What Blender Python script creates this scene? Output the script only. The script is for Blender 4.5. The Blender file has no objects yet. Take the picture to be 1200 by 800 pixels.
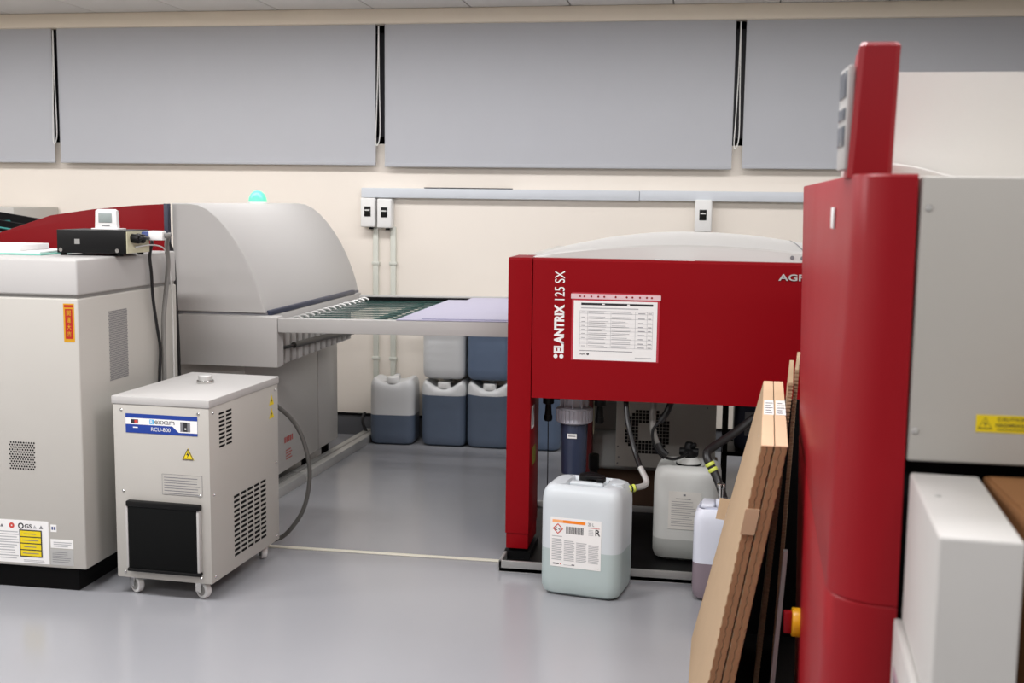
import bpy, bmesh, math, random
from mathutils import Vector, Matrix
random.seed(4)
S = bpy.context.scene
COL = S.collection
R = math.radians
PI = math.pi

# ------------------------------------------------------------------ camera
def set_camera():
    cd = bpy.data.cameras.new('camera'); co = bpy.data.objects.new('camera', cd); COL.objects.link(co)
    f = 1350.0; yaw = R(9.4); roll = R(.74); p = math.atan(165.0 / f)
    fw = Vector((-math.sin(yaw)*math.cos(p), math.cos(yaw)*math.cos(p), -math.sin(p)))
    r0 = Vector((math.cos(yaw), math.sin(yaw), 0)); u0 = r0.cross(fw)
    r = r0*math.cos(roll) + u0*math.sin(roll); u = -r0*math.sin(roll) + u0*math.cos(roll)
    m = Matrix((r, u, -fw)).transposed().to_4x4(); m.translation = (0, 0, 1.5)
    co.matrix_world = m
    cd.sensor_width = 36; cd.lens = 36*f/1200; cd.clip_start = .05
    cd.dof.use_dof = True; cd.dof.focus_distance = 4.6; cd.dof.aperture_fstop = 4.5
    S.camera = co
set_camera()

# ------------------------------------------------------------------ world, lights, exposure
w = bpy.data.worlds.new('world'); S.world = w; w.use_nodes = True
w.node_tree.nodes['Background'].inputs[0].default_value = (.9, .95, 1, 1)
w.node_tree.nodes['Background'].inputs[1].default_value = .15
S.view_settings.view_transform = 'Standard'; S.view_settings.look = 'None'
S.view_settings.gamma = 1; S.view_settings.use_curve_mapping = False
S.view_settings.exposure = 0.2
def area(name, loc, sx, sy, power, col=(1, .985, .995)):
    l = bpy.data.lights.new(name, 'AREA'); l.shape = 'RECTANGLE'; l.size = sx; l.size_y = sy
    l.energy = power; l.color = col
    o = bpy.data.objects.new(name, l); o.location = loc; COL.objects.link(o)
for lx, kx in ((-4.6, 1.0), (-2.2, 1.1), (.2, .85), (2.6, .35)):
    for ly, e in ((.4, 25), (2.7, 46), (5.7, 25)):
        area('ceiling_lamp', (lx, ly, 2.60), 2.3 if ly > 5 else 1.2, .35, e*(kx if ly > 1 else 1))

# ------------------------------------------------------------------ materials
def lin(c):
    return tuple(((v/255)/12.92 if v/255 <= .04045 else ((v/255+.055)/1.055)**2.4) for v in c)
MATS = {}
def mat(name, rgb, rough=.5, metal=0., var=.05, scale=12., bump=0., bscale=150., coat=0., emit=0., trans=0., spec=.5, stretch=None):
    if name in MATS: return MATS[name]
    m = bpy.data.materials.new(name); m.use_nodes = True; nt = m.node_tree; N = nt.nodes; L = nt.links
    b = N['Principled BSDF']; c = lin(rgb)
    tc = N.new('ShaderNodeTexCoord'); mp = N.new('ShaderNodeMapping'); L.new(tc.outputs['Object'], mp.inputs[0])
    if stretch: mp.inputs['Scale'].default_value = stretch
    nz = N.new('ShaderNodeTexNoise'); nz.inputs['Scale'].default_value = scale; nz.inputs['Detail'].default_value = 4
    L.new(mp.outputs[0], nz.inputs['Vector'])
    mx = N.new('ShaderNodeMix'); mx.data_type = 'RGBA'
    mx.inputs[6].default_value = tuple(v*(1-var) for v in c)+(1,); mx.inputs[7].default_value = tuple(min(1, v*(1+var)) for v in c)+(1,)
    L.new(nz.outputs[0], mx.inputs[0]); L.new(mx.outputs[2], b.inputs['Base Color'])
    mr = N.new('ShaderNodeMapRange'); mr.inputs[3].default_value = max(0, rough-.05); mr.inputs[4].default_value = min(1, rough+.05)
    L.new(nz.outputs[0], mr.inputs[0]); L.new(mr.outputs[0], b.inputs['Roughness'])
    b.inputs['Metallic'].default_value = metal; b.inputs['Coat Weight'].default_value = coat
    b.inputs['Specular IOR Level'].default_value = spec
    if trans: b.inputs['Transmission Weight'].default_value = trans
    if emit:
        b.inputs['Emission Color'].default_value = c+(1,); b.inputs['Emission Strength'].default_value = emit
    if bump:
        n2 = N.new('ShaderNodeTexNoise'); n2.inputs['Scale'].default_value = bscale; n2.inputs['Detail'].default_value = 3
        L.new(mp.outputs[0], n2.inputs['Vector'])
        bp = N.new('ShaderNodeBump'); bp.inputs['Strength'].default_value = bump; bp.inputs['Distance'].default_value = .002
        L.new(n2.outputs[0], bp.inputs['Height']); L.new(bp.outputs[0], b.inputs['Normal'])
    MATS[name] = m; return m

WALL = mat('cream_wall_paint', (239, 231, 220), .75, var=.02, scale=2, bump=.1, bscale=60)
BEAM = mat('cream_beam_paint', (240, 229, 211), .7, var=.02, scale=2)
CEIL = mat('ceiling_tile', (214, 211, 207), .85, var=.03, scale=40, bump=.25, bscale=220)
CGRID = mat('ceiling_grid', (170, 168, 165), .6)
FLOOR = mat('grey_vinyl_floor', (153, 154, 158), .21, var=.04, scale=1.3, bump=0, spec=.5)
BASE = mat('dark_grey_skirting', (92, 94, 98), .5)
BLACK = mat('black_plastic', (8, 8, 9), .5, spec=.25)
BLKM = mat('matt_black', (9, 9, 10), .8, spec=.2)
BLIND = mat('grey_blind_fabric', (180, 182, 187), .85, var=.02, scale=4, bump=.15, bscale=500)
GLASS = mat('night_window_glass', (14, 14, 22), .12)
WFRAME = mat('dark_window_frame', (40, 38, 46), .5)
WHITE = mat('white_plastic', (232, 232, 230), .4)
CORD = mat('blind_cord', (225, 225, 222), .6)
BEIGE = mat('warm_grey_enamel', (183, 180, 173), .45, var=.015, scale=5, bump=.05, bscale=700)
BEIGE2 = mat('pale_grey_enamel', (183, 181, 178), .55, var=.015, scale=5, bump=.05, bscale=700)
DHOSE = mat('dark_grey_hose', (84, 83, 80), .45)
LOWG = mat('lower_grey_enamel', (186, 184, 180), .5, var=.02)
DGREY = mat('mid_grey_enamel', (141, 140, 137), .5, var=.02)
RED = mat('red_enamel', (136, 5, 16), .42, var=.02, scale=3, bump=.04, bscale=900, spec=.15)
REDD = mat('red_enamel_satin', (148, 8, 22), .45, var=.02, scale=3, spec=.3)
TRUNK = mat('trunking_grey_pvc', (205, 210, 216), .45)
PIPE = mat('conduit_pvc', (212, 214, 204), .45)
TAPE = mat('cream_floor_strip', (226, 222, 206), .5)
STEEL = mat('stainless_steel', (176, 176, 174), .4, .6, var=.1, scale=30, stretch=(1, 12, 12))
ALU = mat('aluminium', (200, 200, 197), .45, .5, var=.06, scale=20)
NAVY = mat('navy_plastic', (44, 50, 72), .4)
TEAL = mat('dark_teal_belt', (20, 74, 68), .45)
TEALL = mat('teal_cord', (46, 128, 122), .5)
PLATE = mat('lavender_plate', (172, 170, 194), .35, var=.02)
JUGW = mat('translucent_polythene', (212, 213, 213), .42, var=.02, scale=6)
JUGC = mat('clear_white_polythene', (204, 211, 215), .4, var=.02, scale=6)
JUGG = mat('aged_polythene', (196, 197, 193), .45, var=.04, scale=6)
JUGL = mat('lilac_white_polythene', (216, 219, 230), .42, var=.02, scale=6)
LIQD = mat('jug_of_dark_blue_grey_liquid', (90, 102, 120), .34, var=.14, scale=5)
LIQD2 = mat('jug_of_mid_blue_grey_liquid', (100, 116, 140), .34, var=.08, scale=5)
LIQG = mat('jug_of_pale_green_liquid', (176, 190, 189), .36, var=.02)
LIQA = mat('aged_jug_liquid', (164, 166, 162), .4, var=.03)
LIQP = mat('jug_of_mauve_liquid', (132, 118, 126), .36, var=.04)
PAPER = mat('paper', (236, 235, 233), .6, var=.01)
INK = mat('ink_dark', (40, 40, 44), .7)
INKG = mat('ink_grey', (176, 176, 178), .7)
INKL = mat('ink_soft_grey', (150, 150, 153), .7)
INKM = mat('ink_mid_grey', (120, 120, 124), .7)
YEL = mat('warning_yellow', (232, 206, 22), .5)
ORANGE = mat('label_orange', (240, 132, 24), .5)
INKR = mat('ink_red', (200, 70, 60), .6)
BLUE = mat('panel_blue', (26, 60, 146), .45)
SKYB = mat('logo_sky_blue', (90, 178, 226), .5)
GOLD = mat('charm_gold', (214, 158, 40), .4, .3)
CHRED = mat('charm_red', (168, 24, 20), .5)
FOAM = mat('black_filter_foam', (18, 19, 19), .9, var=.3, scale=400, bump=.6, bscale=500, spec=.1)
CHROME = mat('chrome', (214, 214, 212), .18, 1.)
NYLON = mat('white_nylon_wheel', (222, 222, 220), .35)
BLUEBOWL = mat('blue_filter_bowl', (52, 60, 82), .3, var=.05)
COLLAR = mat('milky_collar', (190, 190, 200), .35)
RUBBER = mat('black_hose', (22, 22, 23), .4)
GHOSE = mat('grey_hose', (128, 126, 122), .45)
LIME = mat('lime_tape', (206, 216, 90), .5)
CARD = mat('kraft_cardboard', (178, 153, 124), .85, var=.06, scale=14, bump=.1, bscale=90, spec=.2)
CARDL = mat('pale_kraft_cardboard', (214, 184, 152), .85, var=.05, scale=14, spec=.2)
CARDE = mat('corrugated_edge_brown', (144, 110, 80), .9, var=.18, scale=60, spec=.2)
CARDH = mat('honeycomb_edge', (172, 144, 116), .9, var=.2, scale=60, spec=.2)
BROWN = mat('brown_carton', (134, 92, 54), .7, var=.1, scale=6, spec=.3)
DBROWN = mat('dark_brown_carton', (92, 70, 54), .85, var=.08)
YSW = mat('switch_yellow', (240, 176, 20), .4)
MINT = mat('mint_lamp', (96, 228, 168), .3, emit=.5)
SCREEN = mat('grey_lcd', (150, 160, 158), .3)
DSCR = mat('dark_display', (84, 88, 96), .25)
TEALP = mat('teal_paper', (128, 200, 184), .6)
CREAMCON = mat('cream_socket', (206, 202, 172), .5)
BLUECON = mat('blue_plug', (60, 76, 130), .4)
OLIVE = mat('olive_label', (130, 122, 40), .6)
PINK = mat('faded_red_print', (188, 96, 92), .6)
HOODW = mat('white_hood_enamel', (196, 194, 190), .45, var=.01)

# ------------------------------------------------------------------ mesh helpers
class M:
    def __init__(s): s.bm = bmesh.new(); s.mats = []
    def mi(s, m):
        if m not in s.mats: s.mats.append(m)
        return s.mats.index(m)
    def add(s, b2, m):
        i = s.mi(m)
        for f in b2.faces: f.material_index = i
        me = bpy.data.meshes.new('tmp'); b2.to_mesh(me); b2.free(); s.bm.from_mesh(me); bpy.data.meshes.remove(me); return s
    def box(s, x0, x1, y0, y1, z0, z1, m, bev=0., seg=2, mx=None):
        b = bmesh.new(); bmesh.ops.create_cube(b, size=1)
        for v in b.verts:
            v.co = ((x0+x1)/2+v.co.x*(x1-x0), (y0+y1)/2+v.co.y*(y1-y0), (z0+z1)/2+v.co.z*(z1-z0))
        if bev: bmesh.ops.bevel(b, geom=b.edges[:], offset=bev, segments=seg, affect='EDGES', profile=.5)
        if mx: b.transform(mx)
        return s.add(b, m)
    def cyl(s, p0, p1, r, m, seg=20, r2=None, bev=0.):
        p0 = Vector(p0); p1 = Vector(p1); d = p1-p0
        b = bmesh.new(); bmesh.ops.create_cone(b, cap_ends=True, segments=seg, radius1=r, radius2=r if r2 is None else r2, depth=d.length)
        if bev:
            es = [e for e in b.edges if len(e.link_faces) == 2 and any(len(f.verts) > 4 for f in e.link_faces)]
            bmesh.ops.bevel(b, geom=es, offset=bev, segments=2, affect='EDGES', profile=.5)
        q = Vector((0, 0, 1)).rotation_difference(d)
        b.transform(Matrix.Translation((p0+p1)/2) @ q.to_matrix().to_4x4())
        return s.add(b, m)
    def lathe(s, prof, m, mx=None, seg=28):
        b = bmesh.new(); rings = []
        for r, z in prof:
            rings.append([b.verts.new((max(r, 1e-5)*math.cos(2*PI*k/seg), max(r, 1e-5)*math.sin(2*PI*k/seg), z)) for k in range(seg)])
        for a, c in zip(rings, rings[1:]):
            for k in range(seg): b.faces.new((a[k], a[(k+1) % seg], c[(k+1) % seg], c[k]))
        b.faces.new(rings[0][::-1]); b.faces.new(rings[-1])
        if mx: b.transform(mx)
        return s.add(b, m)
    def prism(s, pts, axis, a, c, m, bev=0., seg=2):
        """outline pts (2-D) extruded along axis; x: (y,z), y: (x,z), z: (x,y)"""
        def v3(p, t): return {'x': (t, p[0], p[1]), 'y': (p[0], t, p[1]), 'z': (p[0], p[1], t)}[axis]
        b = bmesh.new(); A = [b.verts.new(v3(p, a)) for p in pts]; B = [b.verts.new(v3(p, c)) for p in pts]
        n = len(pts); b.faces.new(A); b.faces.new(B[::-1])
        caps = b.faces[:]
        for k in range(n): b.faces.new((A[k], B[k], B[(k+1) % n], A[(k+1) % n]))
        bmesh.ops.recalc_face_normals(b, faces=b.faces[:])
        if bev:
            es = set()
            b.faces.ensure_lookup_table()
            for f in b.faces[:2]: es.update(f.edges)
            bmesh.ops.bevel(b, geom=list(es), offset=bev, segments=seg, affect='EDGES', profile=.5, clamp_overlap=True)
        return s.add(b, m)
    def loft(s, rings, m, cap=True, closed=True):
        b = bmesh.new(); RR = [[b.verts.new(p) for p in r] for r in rings]; n = len(rings[0])
        for a, c in zip(RR, RR[1:]):
            for k in range(n if closed else n-1): b.faces.new((a[k], a[(k+1) % n], c[(k+1) % n], c[k]))
        if cap: b.faces.new(RR[0][::-1]); b.faces.new(RR[-1])
        bmesh.ops.recalc_face_normals(b, faces=b.faces[:])
        return s.add(b, m)
    def tube(s, pts, r, m, seg=10, sub=6):
        P = [Vector(p) for p in pts]
        if sub and len(P) > 2:
            Q = []
            for i in range(len(P)-1):
                p0 = P[max(i-1, 0)]; p1 = P[i]; p2 = P[i+1]; p3 = P[min(i+2, len(P)-1)]
                for k in range(sub):
                    t = k/sub
                    Q.append(.5*((2*p1)+(p2-p0)*t+(2*p0-5*p1+4*p2-p3)*t*t+(3*p1-p0-3*p2+p3)*t**3))
            Q.append(P[-1]); P = Q
        rings = []; up = Vector((.123, .31, .95))
        for i, p in enumerate(P):
            t = (P[min(i+1, len(P)-1)]-P[max(i-1, 0)]).normalized()
            a = t.cross(up)
            if a.length < 1e-3: a = t.cross(Vector((1, 0, 0)))
            a.normalize(); c = t.cross(a); up = c if c.dot(up) > 0 else -c
            a = t.cross(up).normalized(); c = up
            rr = r(i/(len(P)-1)) if callable(r) else r
            rings.append([p+(a*math.cos(2*PI*k/seg)+c*math.sin(2*PI*k/seg))*rr for k in range(seg)])
        return s.loft(rings, m)
    def quad(s, ps, m):
        b = bmesh.new(); b.faces.new([b.verts.new(p) for p in ps]); return s.add(b, m)
    def build(s, name, parent=None, sharp=32, loc=None, rotz=0.):
        me = bpy.data.meshes.new(name); s.bm.normal_update(); s.bm.to_mesh(me); s.bm.free()
        for m in s.mats: me.materials.append(m)
        if sharp:
            me.polygons.foreach_set('use_smooth', [True]*len(me.polygons)); me.set_sharp_from_angle(angle=R(sharp))
        o = bpy.data.objects.new(name, me); COL.objects.link(o)
        if parent: o.parent = parent
        if loc: o.location = loc
        if rotz: o.rotation_euler.z = rotz
        return o
def tag(o, label=None, cat=None, group=None, kind=None):
    if label: o['label'] = label
    if cat: o['category'] = cat
    if group: o['group'] = group
    if kind: o['kind'] = kind
    return o
def thing(name, label, cat, loc=(0, 0, 0), rz=0., group=None):
    o = bpy.data.objects.new(name, None); COL.objects.link(o); o.empty_display_size = .1
    o.location = loc; o.rotation_euler.z = rz
    return tag(o, label, cat, group)
def struct(o): o['kind'] = 'structure'; return o
def dup(root, loc, rz, label, group=None):
    r = root.copy(); COL.objects.link(r); r.location = loc; r.rotation_euler.z = rz; r['label'] = label
    for ch in list(root.children):
        c = ch.copy(); COL.objects.link(c); c.parent = r
        for g in list(ch.children):
            d = g.copy(); COL.objects.link(d); d.parent = c
    return r
def copies(o, locs):
    for l in locs:
        c = o.copy(); COL.objects.link(c); c.location = l

def text_bm(body, bold=0., ext=0.):
    cu = bpy.data.curves.new('t', 'FONT'); cu.body = body; cu.size = 1; cu.offset = bold; cu.extrude = ext; cu.resolution_u = 4
    o = bpy.data.objects.new('t', cu); COL.objects.link(o)
    bpy.context.view_layer.update()
    dg = bpy.context.evaluated_depsgraph_get()
    me = bpy.data.meshes.new_from_object(o.evaluated_get(dg))
    b = bmesh.new(); b.from_mesh(me); bpy.data.meshes.remove(me)
    bpy.data.objects.remove(o); bpy.data.curves.remove(cu)
    return b
def text_into(mm, body, m, fr, x, y, w, h, bold=0., ext=0.):
    """text fitted to the w x h rectangle whose lower left corner is (x, y) on frame fr (origin, right, up)"""
    b = text_bm(body, bold, ext)
    if not b.verts: b.free(); return
    xs = [v.co.x for v in b.verts]; ys = [v.co.y for v in b.verts]
    x0, x1, y0, y1 = min(xs), max(xs), min(ys), max(ys); sx = w/(x1-x0); sy = h/(y1-y0)
    o, r, u = fr; n = r.cross(u)
    for v in b.verts:
        v.co = o+r*(x+(v.co.x-x0)*sx)+u*(y+(v.co.y-y0)*sy)+n*(v.co.z*sy)
    mm.add(b, m)
def frame(o, r, u): return Vector(o), Vector(r).normalized(), Vector(u).normalized()
def decal(name, parent, fr, wd, ht, base, items=(), thick=.0008, pname='print', outline=None):
    """a thin sticker with its flat print on top (one sub-part)"""
    o, r, u = fr; n = r.cross(u)
    mx = Matrix((r, u, n)).transposed().to_4x4(); mx.translation = o
    a = M()
    if outline:
        a.prism(outline, 'z', 0, thick, base); a.bm.transform(mx)
    else: a.box(0, wd, 0, ht, 0, thick, base, mx=mx)
    lab = a.build(name, parent, sharp=0)
    if items:
        p = M(); lift = thick+.0004
        for k, it in enumerate(items):
            off = o+n*(lift+.0002*(it[-1] if isinstance(it[-1], int) else 0))
            if it[0] == 'r':
                _, x0, y0, x1, y1, m = it[:6]
                p.quad([off+r*x0+u*y0, off+r*x1+u*y0, off+r*x1+u*y1, off+r*x0+u*y1], m)
            elif it[0] == 'p':
                p.quad([off+r*x+u*y for x, y in it[1]], it[2])
            elif it[0] == 't':
                _, body, x, y, tw, th, m, bold = it[:8]
                text_into(p, body, m, (off+n*.0003, r, u), x, y, tw, th, bold)
        po = p.build(pname, lab if parent is not None else lab, sharp=0); po['kind'] = 'stuff'
    return lab
def lines(x0, x1, y0, y1, n, m, fill=.45, ragged=.25):
    out = []; st = (y1-y0)/n
    for k in range(n):
        y = y1-(k+1)*st
        out.append(('r', x0, y, x1-(x1-x0)*random.random()*ragged, y+st*fill, m))
    return out
def tri(cx, cy, s, m, lvl=0): return ('p', [(cx-s/2, cy-s*.43), (cx+s/2, cy-s*.43), (cx, cy+s*.43)], m, lvl)
def disc_pts(cx, cy, r, n=16): return [(cx+r*math.cos(2*PI*k/n), cy+r*math.sin(2*PI*k/n)) for k in range(n)]
def ring_items(cx, cy, r0, r1, m, n=18):
    return [('p', [(cx+q*math.cos(2*PI*k2/n), cy+q*math.sin(2*PI*k2/n)) for q, k2 in ((r0, k), (r1, k), (r1, k+1), (r0, k+1))], m) for k in range(n)]
def holes(parent, fr, wd, ht, step, rad, m=BLKM, name='perforation', seg=6, lift=.0006):
    o, r, u = fr; n = r.cross(u); a = M(); b = bmesh.new(); j = 0; y = step/2
    while y < ht:
        x = step/2+(step/2 if j % 2 else 0)
        while x < wd:
            c = o+n*lift+r*x+u*y
            b.faces.new([b.verts.new(c+r*rad*math.cos(2*PI*k/seg)+u*rad*math.sin(2*PI*k/seg)) for k in range(seg)])
            x += step
        y += step*.866; j += 1
    a.add(b, m); q = a.build(name, parent, sharp=0); q['kind'] = 'stuff'; return q
def screw_on(parent, pts, nrm, m=CHROME, r=.006, name='screw'):
    a = M(); n = Vector(nrm); a.cyl((0, 0, 0), n*.003, r, m, 12, r2=r*.6); o = a.build(name, parent); o.location = pts[0]
    copies(o, pts[1:]); return o

# ------------------------------------------------------------------ room shell
WY = 7.01
XL, XR, YB, ZC = -6.2, 4.6, -6.5, 2.64
struct(M().box(XL, XR, YB, WY+.2, -.1, 0, FLOOR).build('floor'))
struct(M().box(XL-.1, XL, YB, WY, 0, ZC+.05, WALL).build('wall_left'))
struct(M().box(XR, XR+.1, YB, WY, 0, ZC+.05, WALL).build('wall_right'))
struct(M().box(XL, XR, YB-.1, YB, 0, ZC+.05, WALL).build('wall_front'))
WZ0, WZ1 = 1.838, 2.56
wb = M(); wb.box(XL, XR, WY, WY+.2, 0, WZ0, WALL); wb.box(XL, XR, WY, WY+.2, WZ1, ZC+.05, WALL)
struct(wb.build('wall_back'))
struct(M().box(XL, XR, WY-.012, WY, 0, .125, BASE).build('baseboard_back'))
struct(M().box(XL, XR, WY-.016, WY, .125, .14, BLKM).build('trim_1'))
struct(M().box(XL, XR, WY-.10, WY, 2.553, ZC, BEAM, .004).build('trim_2'))
for i, (a, b) in enumerate(((XL, -4.17), (-4.17, -1.985), (-1.985, .175), (.175, 2.4), (2.4, XR))):
    f = M(); f.box(a, b, WY+.08, WY+.10, WZ0, WZ1, GLASS); wo = struct(f.build('window_%d' % (i+1)))
    g = M(); d = .045
    for q in ((a, a+d, WZ0, WZ1), (b-d, b, WZ0, WZ1), (a, b, WZ0, WZ0+d), (a, b, WZ1-d, WZ1), ((a+b)/2-d/2, (a+b)/2+d/2, WZ0, WZ1)):
        g.box(q[0], q[1], WY+.05, WY+.08, q[2], q[3], WFRAME)
    g.build('window_frame', wo)
# ceiling: exposed grid with lay-in tiles (pieces in the strip the camera can see)
ce = M(); ce.box(XL, XR, YB, 4.6, ZC, ZC+.06, CEIL); ce.box(XL, XR, 4.6, WY, ZC+.012, ZC+.06, CGRID)
ceo = struct(ce.build('ceiling'))
t0 = M().box(.004, .596, .004, .596, -.001, .012, CEIL, .003).build('ceiling_tile', ceo)
locs = [(-5.62+.6*i, WY-.1-.6*j-.6, ZC) for j in range(3) for i in range(14)]
t0.location = locs[0]; copies(t0, locs[1:])

# ------------------------------------------------------------------ blinds
def blind(x0, x1, zb, label, cordx):
    t = thing('roller_blind', label, 'blind', (x0, WY-.05, zb), group=None); wd = x1-x0; h = 2.553-zb
    f = M()
    rows = [[(wd*i/8, .004*math.sin(i*1.3+j*.5)*(.3 if i in (0, 8) else 1), h*j/6) for i in range(9)] for j in range(7)]
    back = [[(p[0], p[1]+.002, p[2]) for p in r] for r in rows]
    b = bmesh.new(); V = [[b.verts.new(p) for p in r] for r in rows]; W = [[b.verts.new(p) for p in r] for r in back]
    for j in range(6):
        for i in range(8):
            b.faces.new((V[j][i], V[j][i+1], V[j+1][i+1], V[j+1][i])); b.faces.new((W[j][i+1], W[j][i], W[j+1][i], W[j+1][i+1]))
    for i in range(8):
        b.faces.new((V[0][i+1], V[0][i], W[0][i], W[0][i+1]))
    for j in range(6):
        b.faces.new((V[j][0], V[j+1][0], W[j+1][0], W[j][0])); b.faces.new((V[j+1][8], V[j][8], W[j][8], W[j+1][8]))
    f.add(b, BLIND); f.build('fabric', t)
    M().box(0, wd, -.008, .010, 0, .022, BLIND, .004).build('bottom_rail', t)
    if cordx is not None:
        c = M(); lx = cordx-x0
        c.tube([(lx, -.012, h-.01), (lx-.004, -.02, h*.6), (lx-.012, -.022, h*.3), (lx-.016, -.02, .15), (lx-.008, -.02, .12), (lx+.008, -.02, .16), (lx+.012, -.02, h*.3), (lx+.006, -.018, h*.62), (lx+.002, -.012, h-.01)], .003, CORD, 6)
        c.build('cord', t)
    return t
blind(-6.15, -4.166, 1.705, 'grey roller blind cut off by the left edge of the photo', -4.148)
blind(-4.128, -2.020, 1.705, 'wide grey roller blind above the cream dome hood and mint lamp', -1.998)
blind(-1.962, .140, 1.697, 'wide grey roller blind above the red processor and wall trunking', .166)
blind(.200, 2.35, 1.703, 'grey roller blind behind the tall red display column', None)

# ------------------------------------------------------------------ wall trunking, switches, conduits
tr = thing('cable_trunking', 'long pale grey cable trunking fixed across the cream back wall', 'trunking', (-2.114, WY, 1.508))
M().box(0, 1.72, -.05, 0, 0, .060, TRUNK, .004).build('trunk_cover', tr)
M().box(1.722, 3.6, -.05, 0, .002, .062, TRUNK, .004).build('trunk_cover', tr)
tl = tag(M().box(.40, .95, -.045, -.02, .060, .066, BLKM, .002).build('cable'), 'thin black cable lying on top of the grey wall trunking', 'cable'); tl.location = (-2.114, WY, 1.508)
def switch(x, z, label, h=.18, wd=.092):
    t = thing('isolator_switch', label, 'switch', (x, WY, z), group='isolator switches on the back wall')
    M().box(0, wd, -.075, 0, 0, h, WHITE, .008, 3).build('housing', t)
    M().box(wd*.27, wd*.27+.042, -.078, -.07, h*.36, h*.36+.062, BLACK, .002).build('breaker_window', t)
    M().box(wd*.27+.006, wd*.27+.036, -.086, -.076, h*.36+.036, h*.36+.043, WHITE, .001).build('toggle', t)
    M().cyl((wd*.62, -.03, -.014), (wd*.62, -.03, .002), .014, BLACK, 14).build('cable_gland', t)
switch(-2.112, 1.326, 'left white isolator switch of the pair under the trunking end')
switch(-2.006, 1.322, 'right white isolator switch of the pair under the trunking end')
switch(-.063, 1.330, 'lone white isolator switch above the red processor lid', h=.19, wd=.10)
for x, nm in ((-2.030, 'left pale conduit running down the wall from the switch pair'), (-1.918, 'right pale conduit running down the wall from the switch pair')):
    c = thing('conduit', nm, 'conduit', (x, WY, .14))
    M().box(-.017, .017, -.022, 0, 0, 1.19, PIPE, .004).build('pipe', c)
    for z in (.35, .95): M().box(-.024, .024, -.026, 0, z, z+.02, PIPE, .003).build('saddle_clip', c)

# ------------------------------------------------------------------ floor items
fs = tag(M().box(0, 1.06, -.012, .012, 0, .007, TAPE, .003).build('floor_cable_cover'), 'thin cream cable cover strip crossing the grey floor', 'cable cover'); fs.location = (-1.855, 4.605, 0)
rl = thing('floor_channel', 'pale metal cable channel on the floor beside the dome machine', 'cable channel', (-2.14, 4.75, 0), R(-2.6))
M().box(-.045, .045, 0, .98, 0, .05, ALU, .003).build('channel_cover', rl)
M().box(-.045, .045, 1.0, 2.22, 0, .05, ALU, .003).build('channel_cover', rl)
M().box(-.006, .006, .02, 2.2, .049, .052, DGREY).build('groove', rl)

# ------------------------------------------------------------------ left control cabinet 
cb = thing('control_cabinet', 'large warm grey control cabinet at the left with a gold charm sticker', 'cabinet', (-2.254, 3.88, 0))
M().box(-1.5, 0, 0, .80, .10, 1.122, BEIGE, .006, 3).build('body', cb)
M().box(-1.49, -.012, .012, .79, 1.120, 1.136, DGREY).build('shadow_gap', cb)
M().box(-1.5, 0, 0, .80, 1.134, 1.266, BEIGE2, .008, 3).build('top_cover', cb)
M().box(-1.45, -.06, .05, .75, .0, .10, BLKM).build('plinth', cb)
fr = frame((-.300, -.0005, .472), (1, 0, 0), (0, 0, 1)); holes(cb, fr, .107, .108, .0105, .0036)
fr = frame((.0005, .215, .785), (0, 1, 0), (0, 0, 1)); holes(cb, fr, .145, .270, .0085, .0034, m=INKM)
ch = decal('charm_sticker', cb, frame((-.058, 0, .963), (1, 0, 0), (0, 0, 1)), .043, .142, GOLD,
    [('r', .007, .012, .036, .122, CHRED, 0)] + [('t', c, .0135, .097-.0255*k, .017, .020, GOLD, .01, 3) for k, c in enumerate('開運大吉')] + [('r', .004, .128, .039, .137, CHRED, 0)])
ch['label'] = 'red and gold lucky charm sticker with four characters'
its = [tri(.034, .143, .014, INKM), ] + ring_items(.075, .144, .003, .011, INKR) + ring_items(.113, .144, .007, .012, INK) + \
    [('t', 'GS', .128, .136, .030, .016, INK, .02), tri(.170, .143, .016, INKG), tri(.196, .143, .016, INKM)] + lines(.004, .105, .015, .128, 11, INKG, .35) + lines(.120, .21, .006, .016, 2, INKG)
lb = decal('rating_label', cb, frame((-.375, 0, .112), (1, 0, 0), (0, 0, 1)), .226, .166, PAPER, its)
yl = [('r', .0, .0, .092, .105, INK, 0)] + [('r', .004, .004+.0252*k, .088, .0252*(k+1), YEL, 1) for k in range(4)] + [('r', .012+.006*(k % 2), .0125+.0252*k, .078-.01*(k % 2), .0155+.0252*k, INKM, 2) for k in range(4)]
decal('laser_warning_label', cb, frame((-.269, -.001, .137), (1, 0, 0), (0, 0, 1)), .092, .105, INK, yl)['label'] = 'yellow laser warning label of four rows'
decal('small_label', cb, frame((-.140, 0, .240), (1, 0, 0), (0, 0, 1)), .024, .028, PAPER, [('r', .004, .008, .010, .020, BLUECON), ('r', .013, .008, .020, .020, BLUECON)])
decal('paper_label', cb, frame((-.142, 0, .178), (1, 0, 0), (0, 0, 1)), .092, .034, PAPER, lines(.012, .088, .006, .028, 3, INKG))
decal('metal_plate', cb, frame((-.144, 0, .112), (1, 0, 0), (0, 0, 1)), .094, .062, ALU, lines(.008, .086, .012, .056, 6, INKM, .25))

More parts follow.
